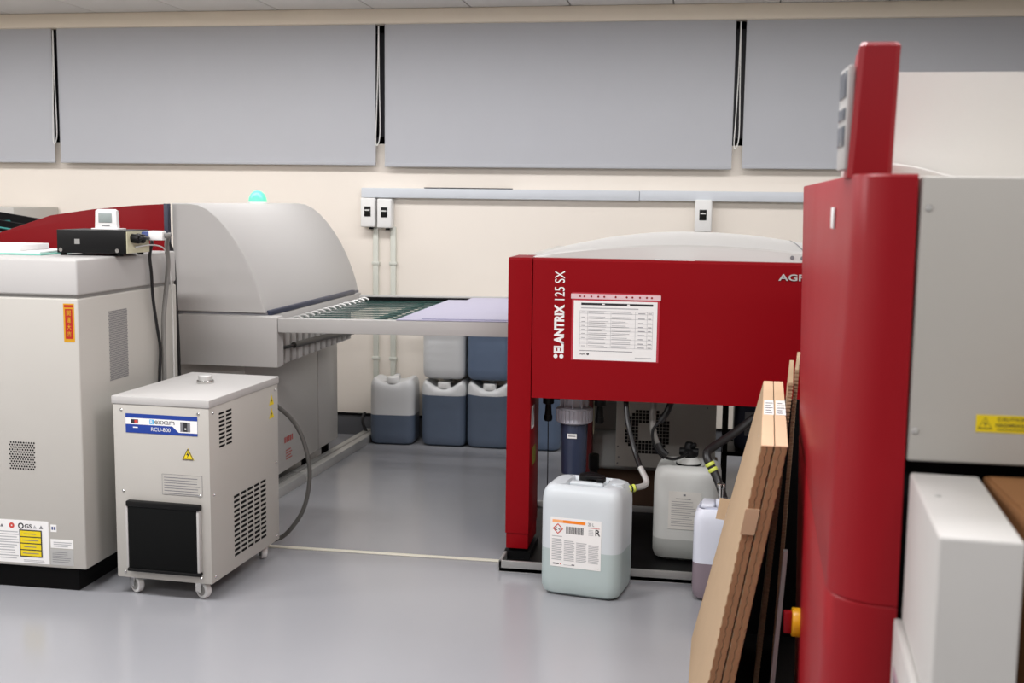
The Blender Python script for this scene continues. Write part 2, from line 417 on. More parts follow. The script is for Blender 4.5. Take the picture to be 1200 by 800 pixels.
# the things on the control cabinet
dv = thing('junction_unit', 'flat black connection unit on top of the control cabinet', 'electronics', (-2.355, 4.15, 1.266))
M().box(-.135, .150, 0, .20, .010, .100, BLACK, .002).build('casing', dv)
M().box(.148, .154, .01, .19, .012, .096, CREAMCON).build('connector_panel', dv)
for x in (-.118, .118): M().cyl((x, -.004, .022), (x, .002, .022), .008, CHROME, 12).build('screw', dv)
M().box(-.06, -.038, -.002, .002, .045, .065, DGREY).build('badge', dv)
for q in ((-.12, .02), (.12, .02), (-.12, .18), (.12, .18)): M().cyl((q[0], q[1], 0), (q[0], q[1], .012), .012, BLACK, 12).build('foot', dv)
for y in (.05, .09): M().cyl((.150, y, .070), (.185, y, .066), .018, BLACK, 14, bev=.003).build('plug', dv)
M().cyl((.15, .14, .078), (.19, .14, .078), .017, BLUECON, 14).build('plug', dv)['label'] = 'blue plug'
M().box(.185, .245, .12, .16, .060, .098, WHITE, .006).build('plug', dv)['label'] = 'white square plug'
th = thing('thermometer', 'small white digital room thermometer on the black unit', 'thermometer', (-2.338, 4.25, 1.366), R(-4))
tb = M(); tb.prism([(-.05, 0), (.05, 0), (.046, .074), (.036, .080), (-.036, .080), (-.046, .074)], 'y', 0, .022, WHITE, .004); tb.build('casing', th)
M().box(-.030, .028, -.003, .002, .028, .064, SCREEN, .001).build('screen', th)
decal('lettering', th, frame((-.02, -.0003, .012), (1, 0, 0), (0, 0, 1)), .042, .006, WHITE, [('r', .003, .001, .039, .005, INKM)])
M().box(-.06, .06, -.01, .05, 0, .005, WHITE, .002).build('stand', th)
pp = M(); pp.box(-.42, 0, 0, .30, 0, .006, TEALP, .002); tag(pp.build('folder', loc=(-2.53, 4.10, 1.266)), 'thin teal folder on the cabinet under the white papers', 'folder')
pp = M(); pp.box(-.40, 0, 0, .26, 0, .008, PAPER, .002); tag(pp.build('paper_sheaf', loc=(-2.545, 4.12, 1.272), rotz=R(2)), 'white paper sheaf lying on the teal folder', 'papers')
pp = M(); pp.box(-.35, 0, 0, .20, 0, .024, PAPER, .003); tag(pp.build('paper_stack', loc=(-2.635, 4.13, 1.2805), rotz=R(-1)), 'thicker white paper stack lying on the white sheaf', 'papers')
def cable(name, pts, r, m, label, cat='cable'):
    return tag(M().tube(pts, r, m, 10).build(name), label, cat)
cable('cable', [(-2.170, 4.20, 1.333), (-2.155, 4.22, 1.338), (-2.20, 4.36, 1.320), (-2.236, 4.41, 1.255), (-2.238, 4.425, 1.185), (-2.238, 4.434, 1.079), (-2.238, 4.465, .951), (-2.236, 4.483, .86), (-2.236, 4.469, .735), (-2.238, 4.45, .4), (-2.238, 4.47, .010)], .0065, RUBBER, 'black cable hanging from the black unit, nearest the cabinet front')
cable('cable', [(-2.110, 4.29, 1.345), (-2.10, 4.31, 1.345), (-2.155, 4.42, 1.342), (-2.205, 4.50, 1.30), (-2.228, 4.556, 1.214), (-2.232, 4.545, 1.124), (-2.234, 4.518, 1.002), (-2.234, 4.512, .898), (-2.234, 4.51, .759), (-2.234, 4.51, .3), (-2.234, 4.53, .012)], .010, GHOSE, 'thick grey cable hanging between the two black cables')
cable('cable', [(-2.208, 4.31, 1.350), (-2.20, 4.34, 1.352), (-2.262, 4.50, 1.352), (-2.315, 4.66, 1.338), (-2.300, 4.715, 1.30), (-2.288, 4.73, 1.24), (-2.281, 4.73, 1.091), (-2.274, 4.73, .903), (-2.272, 4.73, .751), (-2.272, 4.73, .4), (-2.272, 4.74, .008)], .0065, RUBBER, 'black cable hanging at the cabinet back corner by the dome machine')
cable('cable', [(-2.200, 4.22, 1.300), (-2.185, 4.33, 1.305), (-2.215, 4.50, 1.28), (-2.240, 4.59, 1.20), (-2.244, 4.62, 1.02), (-2.244, 4.62, .6), (-2.244, 4.62, .006)], .003, CORD, 'thin white wire hanging down the cabinet side')

# ------------------------------------------------------------------ left platesetter with the dome hood
ps = thing('platesetter', 'pale grey machine with curved dome hood and red side panel', 'machine', (-2.40, 4.95, 0))
prof = [(-.02, .972), (-.02, 1.468), (.06, 1.468), (.105, 1.463), (.15, 1.442), (.195, 1.408), (.24, 1.36), (.285, 1.30), (.325, 1.235), (.36, 1.165), (.39, 1.09), (.412, 1.02), (.422, .972)]
M().prism(prof, 'y', .05, 1.50, BEIGE2, .006, 3).build('dome_hood', ps)
M().box(0, .43, .06, 1.48, .960, .974, INKM).build('hood_seam', ps)
M().box(.02, .50, 0, .08, .730, .962, BEIGE2, .005).build('front_beam', ps)
M().box(-.02, .445, .08, 1.48, .86, .961, BEIGE2, .004).build('frame', ps)
M().box(.424, .446, .07, 1.36, .962, .984, NAVY, .002).build('plate_slot', ps)
lw = M(); lw.box(-1.2, .30, .10, 1.13, .10, .86, LOWG, .004); lwo = lw.build('lower_cabinet', ps)
lw = M(); lw.box(-1.2, .30, 1.14, 1.48, .10, .86, LOWG, .004); lw.build('rear_cabinet', ps)
for q in ((.24, .2), (.24, 1.08), (.24, 1.42), (-1.1, .2), (-1.1, 1.42)): M().cyl((q[0], q[1], 0), (q[0], q[1], .101), .022, BLACK, 14).build('foot', ps)
pl_ = M(); fr = frame((.302, .60, .145), (0, 1, 0), (0, 0, 1))
for k in range(5): pl_.quad([fr[0]+fr[1]*a+fr[2]*b for a, b in ((.026*k, .10), (.026*k+.018, .10), (.026*k+.018, .13), (.026*k, .13))], PINK)
for k in range(4): pl_.quad([fr[0]+fr[1]*a+fr[2]*b for a, b in ((.02, .015*k+.01), (.11-.02*(k % 2), .015*k+.01), (.11-.02*(k % 2), .015*k+.016), (.02, .015*k+.016))], PINK)
pl_.build('red_print', ps)['kind'] = 'stuff'
# ribbed guide and rod under the bridge table
rb = M()
for k in range(13):
    y = .12+k*.088
    rb.box(.440, .462, y, y+.060, .720, .872, BEIGE2, .008)
rb.box(.425, .445, .10, 1.27, .720, .872, DGREY)
rbo = rb.build('ribbed_guide', ps); rbo['kind'] = 'stuff'
M().cyl((.475, .10, .806), (.475, .34, .796), .008, BLACK).build('rod', ps)
M().tube([(.475, .28, .800), (.475, .7, .788), (.475, 1.22, .760)], .015, mat('dark_bronze_rod', (62, 59, 54), .45), 12, 0).build('rod', ps)['label'] = 'thick dark rod'
rp = M(); rp.prism([(-1.22, 1.0), (-1.22, 1.238), (-1.1, 1.27), (-.876, 1.320), (-.788, 1.347), (-.612, 1.404), (-.396, 1.436), (-.184, 1.456), (-.045, 1.464), (-.045, 1.0)], 'y', .02, .048, RED, .003); rp.build('red_side_panel', ps)
M().box(-.046, -.026, .018, .05, 1.0, 1.466, NAVY, .002).build('edge_strip', ps)
M().box(-1.2, -.02, .05, 1.48, .862, 1.16, BEIGE).build('rear_body', ps)
bc = thing('beacon_lamp', 'glowing mint green beacon lamp on top of the dome hood', 'lamp', (-2.386, 5.95, 1.466))
M().lathe([(.048, 0), (.050, .012), (.046, .032), (.036, .052), (.020, .066), (0, .071)], MINT, seg=24).build('lens', bc)
M().cyl((0, 0, .001), (0, 0, .010), .053, WHITE, 24).build('base', bc)

# ------------------------------------------------------------------ bridge conveyor with printing plates
def conveyor_rods(parent, n, y0, y1, x0, x1, z):
    rods = M().box(x0, x1, -.0075, .0075, z, z+.0035, TEAL, .001).build('belt_rod', parent)
    st = (y1-y0)/(n-1); rods.location = (0, y0, 0); copies(rods, [(0, y0+k*st, 0) for k in range(1, n)])
    cl = M().tube([(x0+.055, 0, z+.008), (x0+.035, 0, z+.018), (x0+.012, 0, z+.014), (x0, 0, z-.004)], .0055, ALU, 8).build('rod_clip', parent)
    cl.location = (0, y0, 0); copies(cl, [(0, y0+k*st, 0) for k in range(1, n)])
bt = thing('bridge_conveyor', 'white framed conveyor table of dark teal rods bridging the two machines', 'conveyor', (-1.89, 4.95, .892))
bt.rotation_euler = (0, R(-.7), 0)
M().box(-.008, 1.105, .002, .042, 0, .064, BEIGE2, .003).build('front_rail', bt)
M().box(-.02, 1.105, 1.30, 1.34, .0, .068, BEIGE2, .003).build('rear_rail', bt)
M().box(.02, 1.10, 1.275, 1.30, .03, .060, BLKM).build('rear_guide', bt)
M().box(-.008, .03, .042, 1.30, 0, .03, BEIGE2).build('end_rail', bt)
for x in (.33, .42, .95): M().box(x, x+.03, .045, 1.28, .015, .03, TEAL).build('cross_bar', bt)
conveyor_rods(bt, 15, .075, 1.235, .0, 1.09, .040)
screw_on(bt, [(.42, 1.299, .050), (.62, 1.299, .052)], (0, -1, 0))
def plate(x0, x1, y0, y1, z, label):
    o = M().box(0, x1-x0, y0, y1, 0, .0035, PLATE).build('printing_plate'); o.location = (x0, 0, z); o.rotation_euler = (0, R(-.7), 0)
    tag(o, label, 'printing plate')
plate(-1.345, -.80, 4.955, 6.02, .9640, 'lower lavender printing plate on the conveyor, with its left edge showing')
plate(-1.235, -.80, 4.985, 6.13, .9695, 'upper lavender printing plate on the conveyor, set further back')

# ------------------------------------------------------------------ chiller
cl = thing('chiller', 'pale grey chiller unit on castors with a blue and white control strip', 'chiller', (-2.150, 3.92, 0), R(-3))
CW, CD, Z0, Z1 = .388, .61, .070, .748
cbd = M().box(0, CW, 0, CD, Z0, Z1-.012, BEIGE, .004).build('body', cl)
M().box(-.004, CW+.004, -.004, CD+.004, Z1-.014, Z1+.016, BEIGE2, .004).build('lid', cl)
cp = M(); cp.cyl((.19, .36, Z1+.015), (.19, .36, Z1+.028), .034, CHROME, 24, bev=.002); cp.cyl((.19, .36, Z1+.028), (.19, .36, Z1+.048), .028, ALU, 24, bev=.003); cp.build('filler_cap', cl)
def FF(x, z): return frame((x, -.0003, z), (1, 0, 0), (0, 0, 1))
its = [('r', 0, 0, .290, .062, BLUE, 0), ('p', [(0, .032), (.19, .032), (.215, .010), (.290, .010), (.290, .056), (0, .056)], PAPER, 1),
       ('r', .022, .036, .052, .051, INK, 2), ('r', .037, .038, .050, .049, INKR, 3),
       ('r', .098, .0355, .116, .0535, SKYB, 2), ('t', 'R', .102, .038, .010, .013, PAPER, .02, 3), ('t', 'exxam', .119, .037, .080, .0135, INK, .0, 2), ('t', 'RCU-800', .104, .010, .078, .0145, PAPER, .0, 2),
       ('r', .222, .014, .262, .050, INKM, 2), ('r', .234, .015, .250, .048, INK, 3), ('r', .24, .022, .245, .028, PAPER, 4), ('r', .03, .019, .05, .023, PAPER, 2)]
decal('control_strip', cl, FF(.052, .628), .290, .072, BLUE, [tuple([i[0]]+list(i[1:])) for i in its])
decal('warning_triangle', cl, FF(.278, .538), .048, .046, YEL, [tri(.024, .021, .038, YEL, 1), ('p', [(.026, .033), (.017, .018), (.023, .018), (.020, .007), (.031, .022), (.025, .022)], INK, 2)], outline=[(0, 0), (.048, 0), (.024, .044)])
wt = M()
for a, b in (((.003, .0015), (.045, .0015)), ((.045, .0015), (.024, .041)), ((.024, .041), (.003, .0015))):
    A = Vector((a[0]+.278, -.0018, a[1]+.538)); B = Vector((b[0]+.278, -.0018, b[1]+.538)); wt.cyl(A, B, .0012, INK, 6)
wt.build('triangle_border', cl)
decal('information_label', cl, FF(.195, .402), .162, .078, BEIGE, [('r', 0, .0, .162, .0012, INKM), ('r', 0, .0768, .162, .078, INKM), ('r', 0, 0, .0012, .078, INKM), ('r', .1608, 0, .162, .078, INKM)] + lines(.008, .154, .004, .074, 7, INKM, .28, .1))
fz0, fz1, fx0, fx1 = .105, .368, .058, .352
M().box(fx0+.005, fx1-.012, -.024, 0, fz0+.012, fz1-.012, FOAM, .004).build('filter_foam', cl)
fm = M()
for z, h in ((fz1-.016, .022), (fz0-.002, .014)): fm.box(fx0-.002, fx1+.002, -.027, 0, z, z+h, BLACK, .005)
fm.build('filter_holder', cl)['kind'] = 'stuff'
for x in (fx0-.006, fx1-.011): M().box(x, x+.010, -.022, 0, fz0+.012, fz1-.016, BEIGE2, .002).build('filter_rail', cl)
screw_on(cl, [(x, -.001, z) for x in (.034, .345) for z in (.712, .405, .092)], (0, -1, 0))
screw_on(cl, [(CW+.001, y, z) for y in (.028, CD-.03) for z in (.712, .405, .092)], (1, 0, 0))
vs = M()
for c in range(2):
    for k in range(9): vs.box(CW-.001, CW+.0012, .078+c*.058, .078+c*.058+.044, .572+k*.0155, .572+k*.0155+.0075, BLKM)
vs.build('vent_slots', cl)['kind'] = 'stuff'
vs = M()
for c in range(5):
    for k in range(13): vs.box(CW-.001, CW+.0012, .190+c*.060, .190+c*.060+.046, .120+k*.0192, .120+k*.0192+.0095, BLKM)
vs.build('vent_slots', cl)['kind'] = 'stuff'
for z in (.655, .600):
    decal('warning_triangle', cl, frame((CW+.0003, .520, z), (0, 1, 0), (0, 0, 1)), .046, .042, YEL, [('p', [(.025, .028), (.018, .016), (.022, .016), (.020, .007), (.029, .019), (.025, .019)], INK, 1)], outline=[(0, 0), (.046, 0), (.023, .042)])
for (x, y, a) in ((.055, .045, 62), (.330, .045, 68), (.338, .55, 40), (.055, .55, 20)):
    wv = M(); wv.cyl((-.012, .0, .033), (.012, .0, .033), .033, NYLON, 24, bev=.005); wv.cyl((-.0135, .0, .033), (.0135, .0, .033), .021, DGREY, 18); wv.cyl((-.016, 0, .033), (.016, 0, .033), .008, CHROME, 12)
    wh = wv.build('castor', cl); wh.location = (x, y, 0); wh.rotation_euler.z = R(a)
    fk = M(); fk.box(-.020, -.016, -.008, .022, .026, .064, CHROME); fk.box(.016, .020, -.008, .022, .026, .064, CHROME); fk.box(-.024, .024, -.012, .036, .060, .071, CHROME, .002)
    fk.build('fork', wh)
cable('hose', [(-1.80, 4.545, .655), (-1.77, 4.60, .62), (-1.715, 4.65, .545), (-1.672, 4.66, .451), (-1.649, 4.66, .321), (-1.672, 4.655, .175), (-1.735, 4.648, .07), (-1.80, 4.645, .022), (-1.9, 4.63, .012), (-2.0, 4.62, .012)], .0095, DHOSE, 'grey hose looping from the back of the chiller to the floor', 'hose')
cable('cable', [(-2.085, 6.93, .16), (-2.09, 6.90, .10), (-2.035, 6.88, .02), (-2.02, 6.93, .10), (-2.022, 6.96, .2)], .010, RUBBER, 'black cable by the wall foot left of the half full jug')

# ------------------------------------------------------------------ jugs and cans
def rring(hw, hd, rc, z, n=5):
    pts = []
    for cx, cy, a0 in ((hw-rc, hd-rc, 0), (-hw+rc, hd-rc, 90), (-hw+rc, -hd+rc, 180), (hw-rc, -hd+rc, 270)):
        for k in range(n): a = R(a0+90*k/(n-1)); pts.append((cx+rc*math.cos(a), cy+rc*math.sin(a), z))
    # denser straight runs so the top can be shaped
    out = []
    for p, q in zip(pts, pts[1:]+pts[:1]):
        d = math.hypot(q[0]-p[0], q[1]-p[1]); m = max(1, int(d/.02))
        for k in range(m): out.append((p[0]+(q[0]-p[0])*k/m, p[1]+(q[1]-p[1])*k/m, z))
    return out
def can_shell(mm, wd, dp, h, z0, z1, rec, m, rc=.045, top=True, bot=True):
    hw, hd = wd/2, dp/2; base = rring(hw, hd, rc, 0)
    def ring(ins, z):
        sx = (hw-ins)/hw; sy = (hd-ins)/hd; out = []
        for p in base:
            x, y = p[0]*sx, p[1]*sy
            k = max(0, min(1, (z-(h-.11))/.11)); k = k*k*(3-2*k)
            out.append((x, y, z-rec(x, y)*k))
        return out
    prof = [(.045, 0), (.022, .003), (.008, .014), (.001, .035), (0, .07)] + [(0, .07+(h-.15)*k/6) for k in range(1, 7)] + [(.001, h-.05), (.006, h-.025), (.017, h-.008), (.034, h)]
    rings = [ring(.045, 0)] if False else []
    for i, (ins, z) in enumerate(prof):
        if z < z0-1e-6 or z > z1+1e-6: continue
        rings.append(ring(ins, z))
    if z0 > 0: rings.insert(0, ring(0, z0))
    if z1 < h: rings.append(ring(0, z1))
    if top:
        for f in (.68, .5, .32, .16, .02):
            r_ = []
            for p in base:
                x, y = p[0]*f*(hw-.034)/hw/.8 if False else p[0]*f, p[1]*f
                r_.append((x, y, h-rec(x, y)))
            rings.append(r_)
    mm.loft(rings, m)
def smooth(a, b, t):
    t = max(0, min(1, (t-a)/(b-a))); return t*t*(3-2*t)
def stack_rec(wd, dp):
    return lambda x, y: .050*(1-max(0, min(1, (abs(x)-wd*.19)/(wd*.22))))
def pocket_rec(wd, dp):
    return lambda x, y: .045*(1-smooth(.055, .075, abs(x)))*(1-smooth(dp*.22, dp*.34, abs(y)))
def stack_jug(loc, rz, level, shell, liquid, label, wd=.275, dp=.235, h=.415, depth=1.):
    t = thing('jerrycan', label, 'jerrycan', loc, rz, group='jerrycans by the back wall')
    rec0 = stack_rec(wd, dp); rec = lambda x, y: rec0(x, y)*depth
    if level < h-.12:
        a = M(); can_shell(a, wd, dp, h, level, h, rec, shell, bot=False); a.build('shell', t)
    else:
        a = M(); can_shell(a, wd, dp, h, level, h, rec, shell, bot=False); a.build('shell', t)
    if level > 0:
        a = M(); can_shell(a, wd, dp, h, 0, level, rec, liquid, top=False); a.build('liquid', t)['label'] = 'dark liquid showing through the wall'
    c = M(); c.cyl((0, -dp/2+.048, h-.05*depth-.008), (0, -dp/2+.048, h-.05*depth+.031), .041, WHITE, 20, bev=.004); c.build('screw_cap', t)
    c = M(); c.box(-.016, .016, -.03, dp/2-.03, h-.02, h+.001, shell, .008, 3); c.box(-.016, .016, dp/2-.045, dp/2-.02, h-.06, h-.01, shell, .006); c.build('handle', t)
    return t
JY = 6.755+.1175
stack_jug((-1.864, JY-.022, 0), R(3), .187, JUGW, LIQD, 'half full jerrycan standing alone against the wall under the conveyor', depth=.55)
stack_jug((-1.541, JY, 0), 0, .318, JUGW, LIQD, 'full dark jerrycan on the floor under the empty white jerrycan')
stack_jug((-1.258, JY, 0), 0, .330, JUGW, LIQD, 'full dark jerrycan on the floor under another dark jerrycan')
stack_jug((-1.541, JY, .416), 0, 0, JUGW, LIQD, 'empty white jerrycan stacked on a dark one', wd=.262)
stack_jug((-1.258, JY, .416), 0, .345, JUGW, LIQD2, 'dark blue jerrycan stacked on top of another dark jerrycan')
stack_jug((-.958, JY, 0), 0, .36, JUGW, LIQD2, 'dark blue jerrycan seen behind the red processor leg')

def pour_can(name, loc, rz, wd, dp, h, level, shell, liquid, label, rc=.045):
    t = thing(name, label, 'jerrycan', loc, rz)
    a = M(); can_shell(a, wd, dp, h, level, h, pocket_rec(wd, dp), shell, rc); a.build('shell', t)
    a = M(); can_shell(a, wd, dp, h, 0, level, pocket_rec(wd, dp), liquid, rc, top=False); a.build('liquid', t)
    return t
# front can with the hazard label
RCX, RCY = -.412, 4.335
rc_ = pour_can('jerrycan', (RCX, RCY, 0), R(-10), .315, .235, .43, .185, JUGC, LIQG, 'white jerrycan on the floor with an orange barred R label')
M().box(-.066, .066, -.035, .0, .405, .432, JUGC, .008, 3).build('handle', rc_)
c = M(); c.cyl((-.008, .045, .385), (-.008, .045, .448), .040, BLACK, 20, bev=.004); c.box(-.012, .058, -.01, .03, .440, .455, BLACK, .005); c.box(.036, .066, -.02, .02, .432, .448, BLACK, .004); c.build('screw_cap', rc_)
c = M(); c.cyl((.118, .0, .39), (.118, .0, .435), .026, JUGC, 18, bev=.003); c.build('spout', rc_)
its = [('r', .008, .172, .05, .183, mat('pale_orange', (246, 176, 120), .5)), ('r', .05, .172, .138, .183, ORANGE)]
dx, dy, s = .030, .148, .021
for a, b in (((dx-s, dy), (dx, dy+s)), ((dx, dy+s), (dx+s, dy)), ((dx+s, dy), (dx, dy-s)), ((dx, dy-s), (dx-s, dy))):
    k = 1-.004/s*1.3
    its.append(('p', [a, b, (dx+(b[0]-dx)*k, dy+(b[1]-dy)*k), (dx+(a[0]-dx)*k, dy+(a[1]-dy)*k)], INKR))
its += [('p', [(dx-.012, dy-.001), (dx-.002, dy-.004), (dx-.003, dy-.007), (dx-.013, dy-.004)], INK), ('p', [(dx+.002, dy+.001), (dx+.012, dy+.004), (dx+.012, dy+.001), (dx+.002, dy-.002)], INK), ('r', dx-.010, dy+.004, dx-.004, dy+.007, INKM), ('r', dx+.004, dy-.006, dx+.011, dy-.003, INKM)]
x = .062
while x < .128:
    ww = random.choice((.0015, .0025, .0035)); its.append(('r', x, .132, x+ww, .160, INK)); x += ww+random.choice((.0012, .002, .003))
its += [('t', '20 L', .148, .170, .024, .013, INKM, .01), ('r', .148, .162, .194, .164, INKR), ('t', 'R', .177, .135, .019, .024, INK, .02), ] + lines(.150, .170, .134, .158, 5, INKG, .4, .1)
for k in range(4): its += lines(.007+.048*k, .049+.048*k, .026, .112-.004*k, 13, INKG, .5, .12)
its += lines(.007, .06, .117, .124, 1, INKG) + [('r', .012, .009, .036, .014, INK), ('r', .040, .009, .044, .014, INKR), ('r', .055, .008, .09, .010, INKG), ('r', .086, .009, .098, .014, INKM), ('r', .18, .007, .192, .009, INKM)]
decal('hazard_label', rc_, frame((-.113, -.1180, .118), (1, 0, 0), (0, 0, 1)), .200, .192, PAPER, its)
# large aged can and small mauve can under the processor
bg = pour_can('jerrycan', (-.036, 4.82, .018), R(-3), .272, .25, .40, .095, JUGG, LIQA, 'large cloudy jerrycan on the drip tray with a paper sheet stuck on', .05)
its = lines(.012, .12, .015, .125, 12, INKM, .2, .3) + [('r', .060, .142, .070, .150, INKM)] + lines(.03, .1, .128, .138, 1, INKM, .3)
decal('paper_label', bg, frame((-.070, -.1262, .140), (1, 0, 0), (0, 0, 1)), .135, .160, mat('yellowed_paper', (206, 203, 196), .7), its)
c = M(); c.lathe([(.050, .385), (.052, .40), (.042, .412), (.034, .424)], JUGG); c.lathe([(.053, .389), (.054, .396)], BLACK); c.build('neck', bg)
c = M(); c.lathe([(.034, .42), (.038, .43), (.034, .450), (.022, .458), (.018, .478), (.014, .483)], BLACK, seg=20); c.cyl((0, -.005, .46), (.028, -.02, .478), .011, BLACK, 12, bev=.002); c.cyl((-.04, -.01, .445), (.04, -.01, .445), .016, BLACK, 14, bev=.003); c.build('dosing_cap', bg)
sm = pour_can('jerrycan', (.092, 4.355, 0), R(-4), .19, .17, .365, .150, JUGL, LIQP, 'small lilac white jerrycan half hidden by the leaning cardboard', .035)
c = M(); c.cyl((.012, -.01, .34), (.012, -.01, .385), .030, JUGL, 18, bev=.003); c.build('neck', sm)
c = M(); c.cyl((.0, -.01, .38), (.0, -.01, .44), .010, CHROME, 14); c.cyl((0, -.01, .428), (0, -.01, .446), .016, CHROME, 14, bev=.002); c.build('lance', sm)
c = M(); c.box(-.07, -.02, -.05, .05, .352, .372, JUGL, .008, 3); c.build('handle', sm)

# ------------------------------------------------------------------ red plate processor
pr = thing('plate_processor', 'red fronted plate processor in the middle with white lettering', 'machine', (-.782, 4.61, 0))
PW = 1.55
pf = M(); pf.prism([(0, .700), (0, 1.262), (.010, 1.272), (.06, 1.272), (.06, .700)], 'x', .102, PW-.10, RED, .002); pf.build('front_panel', pr)
for x, nm in ((0, 'left_leg'), (PW-.099, 'right_leg')):
    a = M(); a.prism([(0, .125), (0, 1.262), (.010, 1.272), (.25, 1.272), (.25, .125)], 'x', x, x+.099, RED, .003)
    a.build('leg', pr)
    a = M(); a.prism([(.004, .060), (.004, .124), (.24, .124), (.24, .060)], 'x', x+.003, x+.097, RED, .004); a.build('leg_shoe', pr)
    M().box(x+.015, x+.09, .02, .20, .0478, .062, BLACK, .003).build('foot', pr)
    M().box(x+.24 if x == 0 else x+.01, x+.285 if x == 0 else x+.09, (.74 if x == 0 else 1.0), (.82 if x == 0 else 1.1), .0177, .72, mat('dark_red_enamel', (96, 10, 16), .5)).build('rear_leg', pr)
M().box(.004, PW-.004, .25, 1.56, .72, 1.262, BEIGE, .004).build('side_shell', pr)
M().box(.10, PW-.1, .06, .25, .712, 1.2, DGREY).build('front_beam', pr)
# curved lid
def lidA(x):
    P = [(0.09, .012), (.2, .040), (.35, .070), (.52, .092), (.66, .100), (.82, .099), (1.0, .088), (1.2, .062), (1.46, .012)]
    for (a, va), (b, vb) in zip(P, P[1:]):
        if a <= x <= b: return va+(vb-va)*(x-a)/(b-a)
    return .012
xs = [.09+1.37*k/28 for k in range(29)]
by = [(.062, 0), (.063, .06), (.080, .58), (.088, .66), (.14, .73), (.30, .84), (.55, .96), (.9, 1.0), (1.3, .85), (1.5, .3)]
ld = M(); b = bmesh.new(); rows = [[b.verts.new((x, y, 1.266+lidA(x)*q)) for x in xs] for y, q in by]
for r0, r1 in zip(rows, rows[1:]):
    for k in range(28): b.faces.new((r0[k], r0[k+1], r1[k+1], r1[k]))
base_ = [[b.verts.new((x, y, 1.255)) for x in xs] for y in (.062, 1.5)]
for k in range(28): b.faces.new((base_[0][k+1], base_[0][k], rows[0][k], rows[0][k+1])) ; b.faces.new((base_[1][k], base_[1][k+1], rows[-1][k+1], rows[-1][k]))
ld.add(b, HOODW); lo = ld.build('lid', pr, sharp=20)
sl = M()
for k in range(5):
    y = .115+.2*k
    q = lambda yy: [v for (ya, va), (yb, vb) in zip(by, by[1:]) if ya <= yy <= yb for v in [va+(vb-va)*(yy-ya)/(yb-ya)]][0]
    x = 1.17
    sl.quad([(x, y, 1.2675+lidA(x)*q(y)), (x+.006, y, 1.2675+lidA(x+.006)*q(y)), (x+.006, y+.2, 1.2675+lidA(x+.006)*q(y+.2)), (x, y+.2, 1.2675+lidA(x)*q(y+.2))], INKM)
sl.build('lid_seam', pr)['kind'] = 'stuff'
for x in (1.125, 1.165): M().cyl((x, .080, 1.266+lidA(x)*.30), (x, .066, 1.269+lidA(x)*.30), .008, INKM, 12).build('stud', pr)
decal('lid_sticker', pr, frame((.59, .012, 1.2725), (1, 0, 0), (0, 1, 0)), .155, .040, PAPER, [('r', .02+.02*k, .01, .03+.02*k, .03, INKM) for k in range(6)])
# lettering reading upwards
tx = M(); fr = frame((.232, -.001, .868), (0, 0, 1), (-1, 0, 0))
for q in (.009, .033): tx.cyl((.232-q, -.0012, .875), (.232-q, .0005, .875), .0085, PAPER, 16)
text_into(tx, 'ELANTRIX', PAPER, fr, .020, 0, .198, .041, .05)
text_into(tx, '125 SX', PAPER, fr, .236, 0, .118, .041, .004)
tx.build('lettering', pr, sharp=0)['kind'] = 'stuff'
tx = M(); fr = frame((1.071, -.004, 1.203), (1, 0, 0), (0, 0, 1)); text_into(tx, 'AGFA', ALU, fr, 0, 0, .135, .026, .02, .06); tx.build('badge_lettering', pr, sharp=0)['kind'] = 'stuff'
# side sleeve with printed sheet
sv = decal('document_sleeve', pr, frame((.262, -.0005, .862), (1, 0, 0), (0, 0, 1)), .352, .275, mat('clear_sleeve', (186, 62, 74), .25), None)
sh = [('r', .03, .222, .318, .231, INK)] + [('r', .115, .224, .125, .229, PAPER, 1), ('r', .215, .224, .225, .229, PAPER, 1)] + lines(.03, .26, .208, .217, 1, INKG, .5, 0)
for yy in (.198, .188, .168, .150, .134, .118, .102, .084, .066, .050): sh.append(('r', .025, yy, .318, yy+.0013, INKG))
for xx in (.025, .056, .150, .248, .295, .317): sh.append(('r', xx, .050, xx+.0013, .199, INKG))
for yy in (.191, .170, .152, .136, .120, .104, .087, .069, .053):
    sh += lines(.060, .146, yy-.002, yy+.010, 2, INKG, .4, .4) + lines(.154, .244, yy-.002, yy+.010, 2, INKG, .4, .4) + lines(.260, .29, yy, yy+.008, 1, INKL, .4, .4) + lines(.299, .314, yy, yy+.008, 1, INKL, .4, .2) + lines(.032, .048, yy+.002, yy+.008, 1, INKL, .4, .2)
sh += lines(.025, .24, .036, .044, 1, INKM, .3, 0) + [('t', 'AGFA', .027, .020, .024, .007, INK, .02), ] + ring_items(.060, .0235, .001, .005, INK, 10) + lines(.25, .315, .012, .02, 1, INKG, .4, 0)
decal('printed_sheet', pr, frame((.270, -.0018, .865), (1, 0, 0), (0, 0, 1)), .335, .240, PAPER, sh)
bs = M(); bs.box(.258, .618, -.003, 0, 1.112, 1.132, mat('binder_strip', (222, 190, 194), .4)); bs.build('binding_strip', pr)
bh = M()
for xx in (.295, .312, .340, .368, .392, .438, .482, .505, .535, .562, .582): bh.cyl((xx, -.0042, 1.122), (xx, -.0025, 1.122), .004, RED, 8)
bh.build('punch_holes', pr)['kind'] = 'stuff'
# leg side labels
decal('white_label', pr, frame((.0995, .035, .56), (0, 1, 0), (0, 0, 1)), .07, .095, PAPER, [('r', .012, .012, .058, .083, INKG)])
decal('olive_label', pr, frame((.0995, .07, .40), (0, 1, 0), (0, 0, 1)), .09, .075, OLIVE, None)
